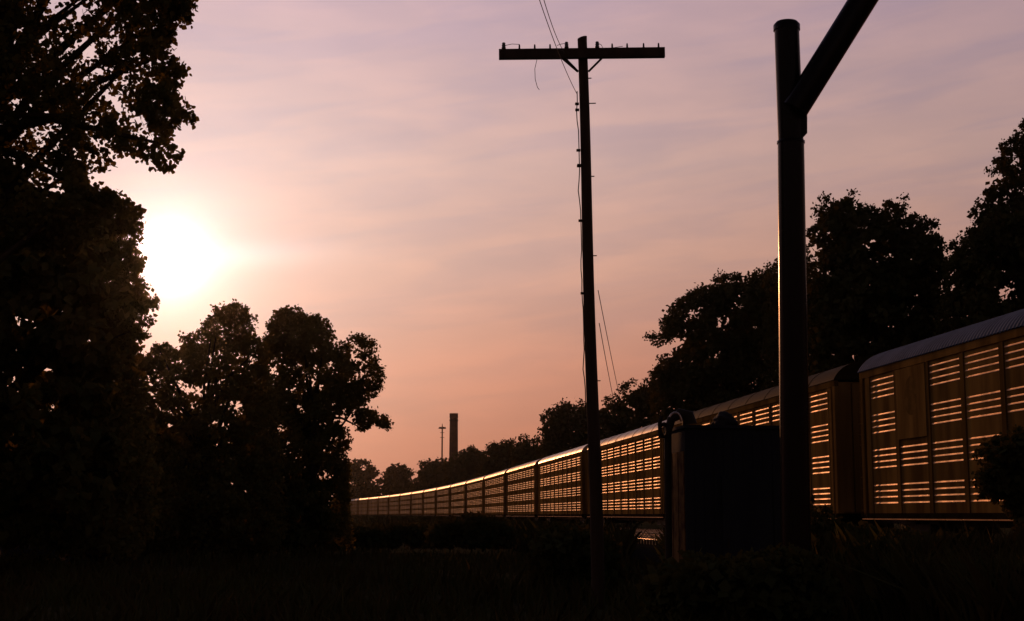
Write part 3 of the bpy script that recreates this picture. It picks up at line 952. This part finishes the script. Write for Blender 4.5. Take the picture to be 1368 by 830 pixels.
shrub('dark leafy sapling in front of the nearest autorack car at the right edge', 30.0,
      [(1352, 790), (1350, 700), (1336, 676), (1310, 668), (1300, 640), (1310, 612), (1303, 590), (1322, 584), (1336, 570), (1352, 574), (1372, 560), (1420, 576), (1470, 660), (1490, 790)], .9, .10, 11000, .2, 1395)
shrub('small bush at the foot of the car behind the steel post', 27.0,
      [(1070, 770), (1076, 668), (1088, 658), (1100, 672), (1116, 690), (1180, 704), (1200, 770)], .8, .09, 5000, .2, 1100)
shrub('low wide bush between the shelter and the bush at the right edge', 24.0,
      [(1150, 800), (1160, 716), (1200, 702), (1250, 708), (1300, 700), (1330, 800)], .8, .09, 5000, .2, 1240)
shrub('rank dark growth around the foot of the equipment shelter and steel post', 18.0,
      [(850, 830), (862, 770), (884, 744), (915, 736), (960, 742), (1010, 734), (1050, 728), (1085, 738), (1110, 760), (1130, 830)], .7, .08, 9000, .15, 985)
shrub('low brush mound left of the telegraph pole in front of the train', 60.0,
      [(560, 735), (576, 696), (600, 688), (630, 684), (650, 688), (680, 692), (700, 735)], 1.2, .13, 6000, .28, 630)
shrub('low brush at the left end of the train under the drooping branches', 64.0,
      [(440, 735), (460, 700), (500, 698), (540, 696), (572, 698), (590, 735)], 1.2, .13, 5000, .28, 520)
shrub('low brush around the foot of the telegraph pole', 30.0,
      [(700, 800), (712, 706), (740, 700), (780, 696), (806, 702), (826, 724), (838, 800)], .9, .10, 6000, .22, 770)

# weeds over the waste ground and along the siding
n = 60000
wy = 5.0 + 52 * RNG.uniform(0, 1, n) ** 1.5
wx = (RNG.uniform(-.46, .46, n)) * wy
cl = np.sin(wx * .9 + 1.3) * np.sin(wy * .5) + .6 * np.sin(wx * 2.3) * np.sin(wy * 1.7 + 2)
face = 16.5 - .1075 * wy - 8.2
ok = (wx < face) & (RNG.uniform(-1.4, 1.2, n) < cl)
wx, wy, cl = wx[ok], wy[ok], cl[ok]; n = len(wx)
wz = .10 * np.sin(wx * .33 + 1) * np.sin(wy * .21) + .05 * np.sin(wx * 1.1 + wy * .7) - .08
hgt = RNG.uniform(.15, .55, n) * (1.0 + .35 * np.clip(cl, -1, 1))
n2 = 60000
y2 = 16 + 200 * RNG.uniform(0, 1, n2) ** 1.6
x2 = 16.5 - .1075 * y2 - .0002 * np.maximum(0, y2 - 180) ** 2 - RNG.uniform(5.6, 9.5, n2)
gap = (np.abs(684 + 1900 * x2 / y2 - 864) < 30)
h2 = RNG.uniform(.5, 1.0, n2) * (1.25 + .25 * np.sin(y2 * .37) + .2 * np.sin(y2 * .91 + x2)) * np.where(gap, .06, 1.0)
n3 = 16000
y3 = RNG.uniform(180, 480, n3)
x3 = 16.5 - .1075 * y3 - .0002 * np.maximum(0, y3 - 180) ** 2 - RNG.uniform(5.2, 14, n3)
x2 = np.concatenate([x2, x3]); y2 = np.concatenate([y2, y3]); h2 = np.concatenate([h2, RNG.uniform(.6, 1.7, n3)]); n2 += n3
wx = np.concatenate([wx, x2]); wy = np.concatenate([wy, y2]); wz = np.concatenate([wz, np.full(n2, -.1)])
hgt = np.concatenate([hgt, h2]); n = len(wx)
wd = RNG.uniform(.012, .035, n)
wd[-n2:] *= 1.0 + y2 / 40
th = RNG.uniform(0, 6.283, n); ln = RNG.normal(size=(n, 2)) * .22
c, s = np.cos(th) * wd, np.sin(th) * wd
b = np.stack([wx, wy, wz], 1)
mid = b + np.stack([ln[:, 0] * hgt * .4, ln[:, 1] * hgt * .4, hgt * .6], 1)
tip = b + np.stack([ln[:, 0] * hgt * 1.4, ln[:, 1] * hgt * 1.4, hgt], 1)
o3 = np.stack([c, s, np.zeros(n)], 1)
V = np.stack([b - o3, b + o3, mid + o3 * .8, tip, mid - o3 * .8], 1).reshape(-1, 3).astype(np.float32)
me = bpy.data.meshes.new('weeds')
me.vertices.add(len(V)); me.vertices.foreach_set('co', V.ravel())
me.loops.add(n * 5); me.loops.foreach_set('vertex_index', np.arange(n * 5, dtype=np.int32))
me.polygons.add(n); me.polygons.foreach_set('loop_start', np.arange(n, dtype=np.int32) * 5)
try: me.polygons.foreach_set('loop_total', np.full(n, 5, dtype=np.int32))
except Exception: pass
me.update(calc_edges=True); me.materials.append(M['weed'])
o = bpy.data.objects.new('weeds', me); col.objects.link(o)
tag(o, 'dark knee-high weeds covering the waste ground', 'weeds', kind='stuff')
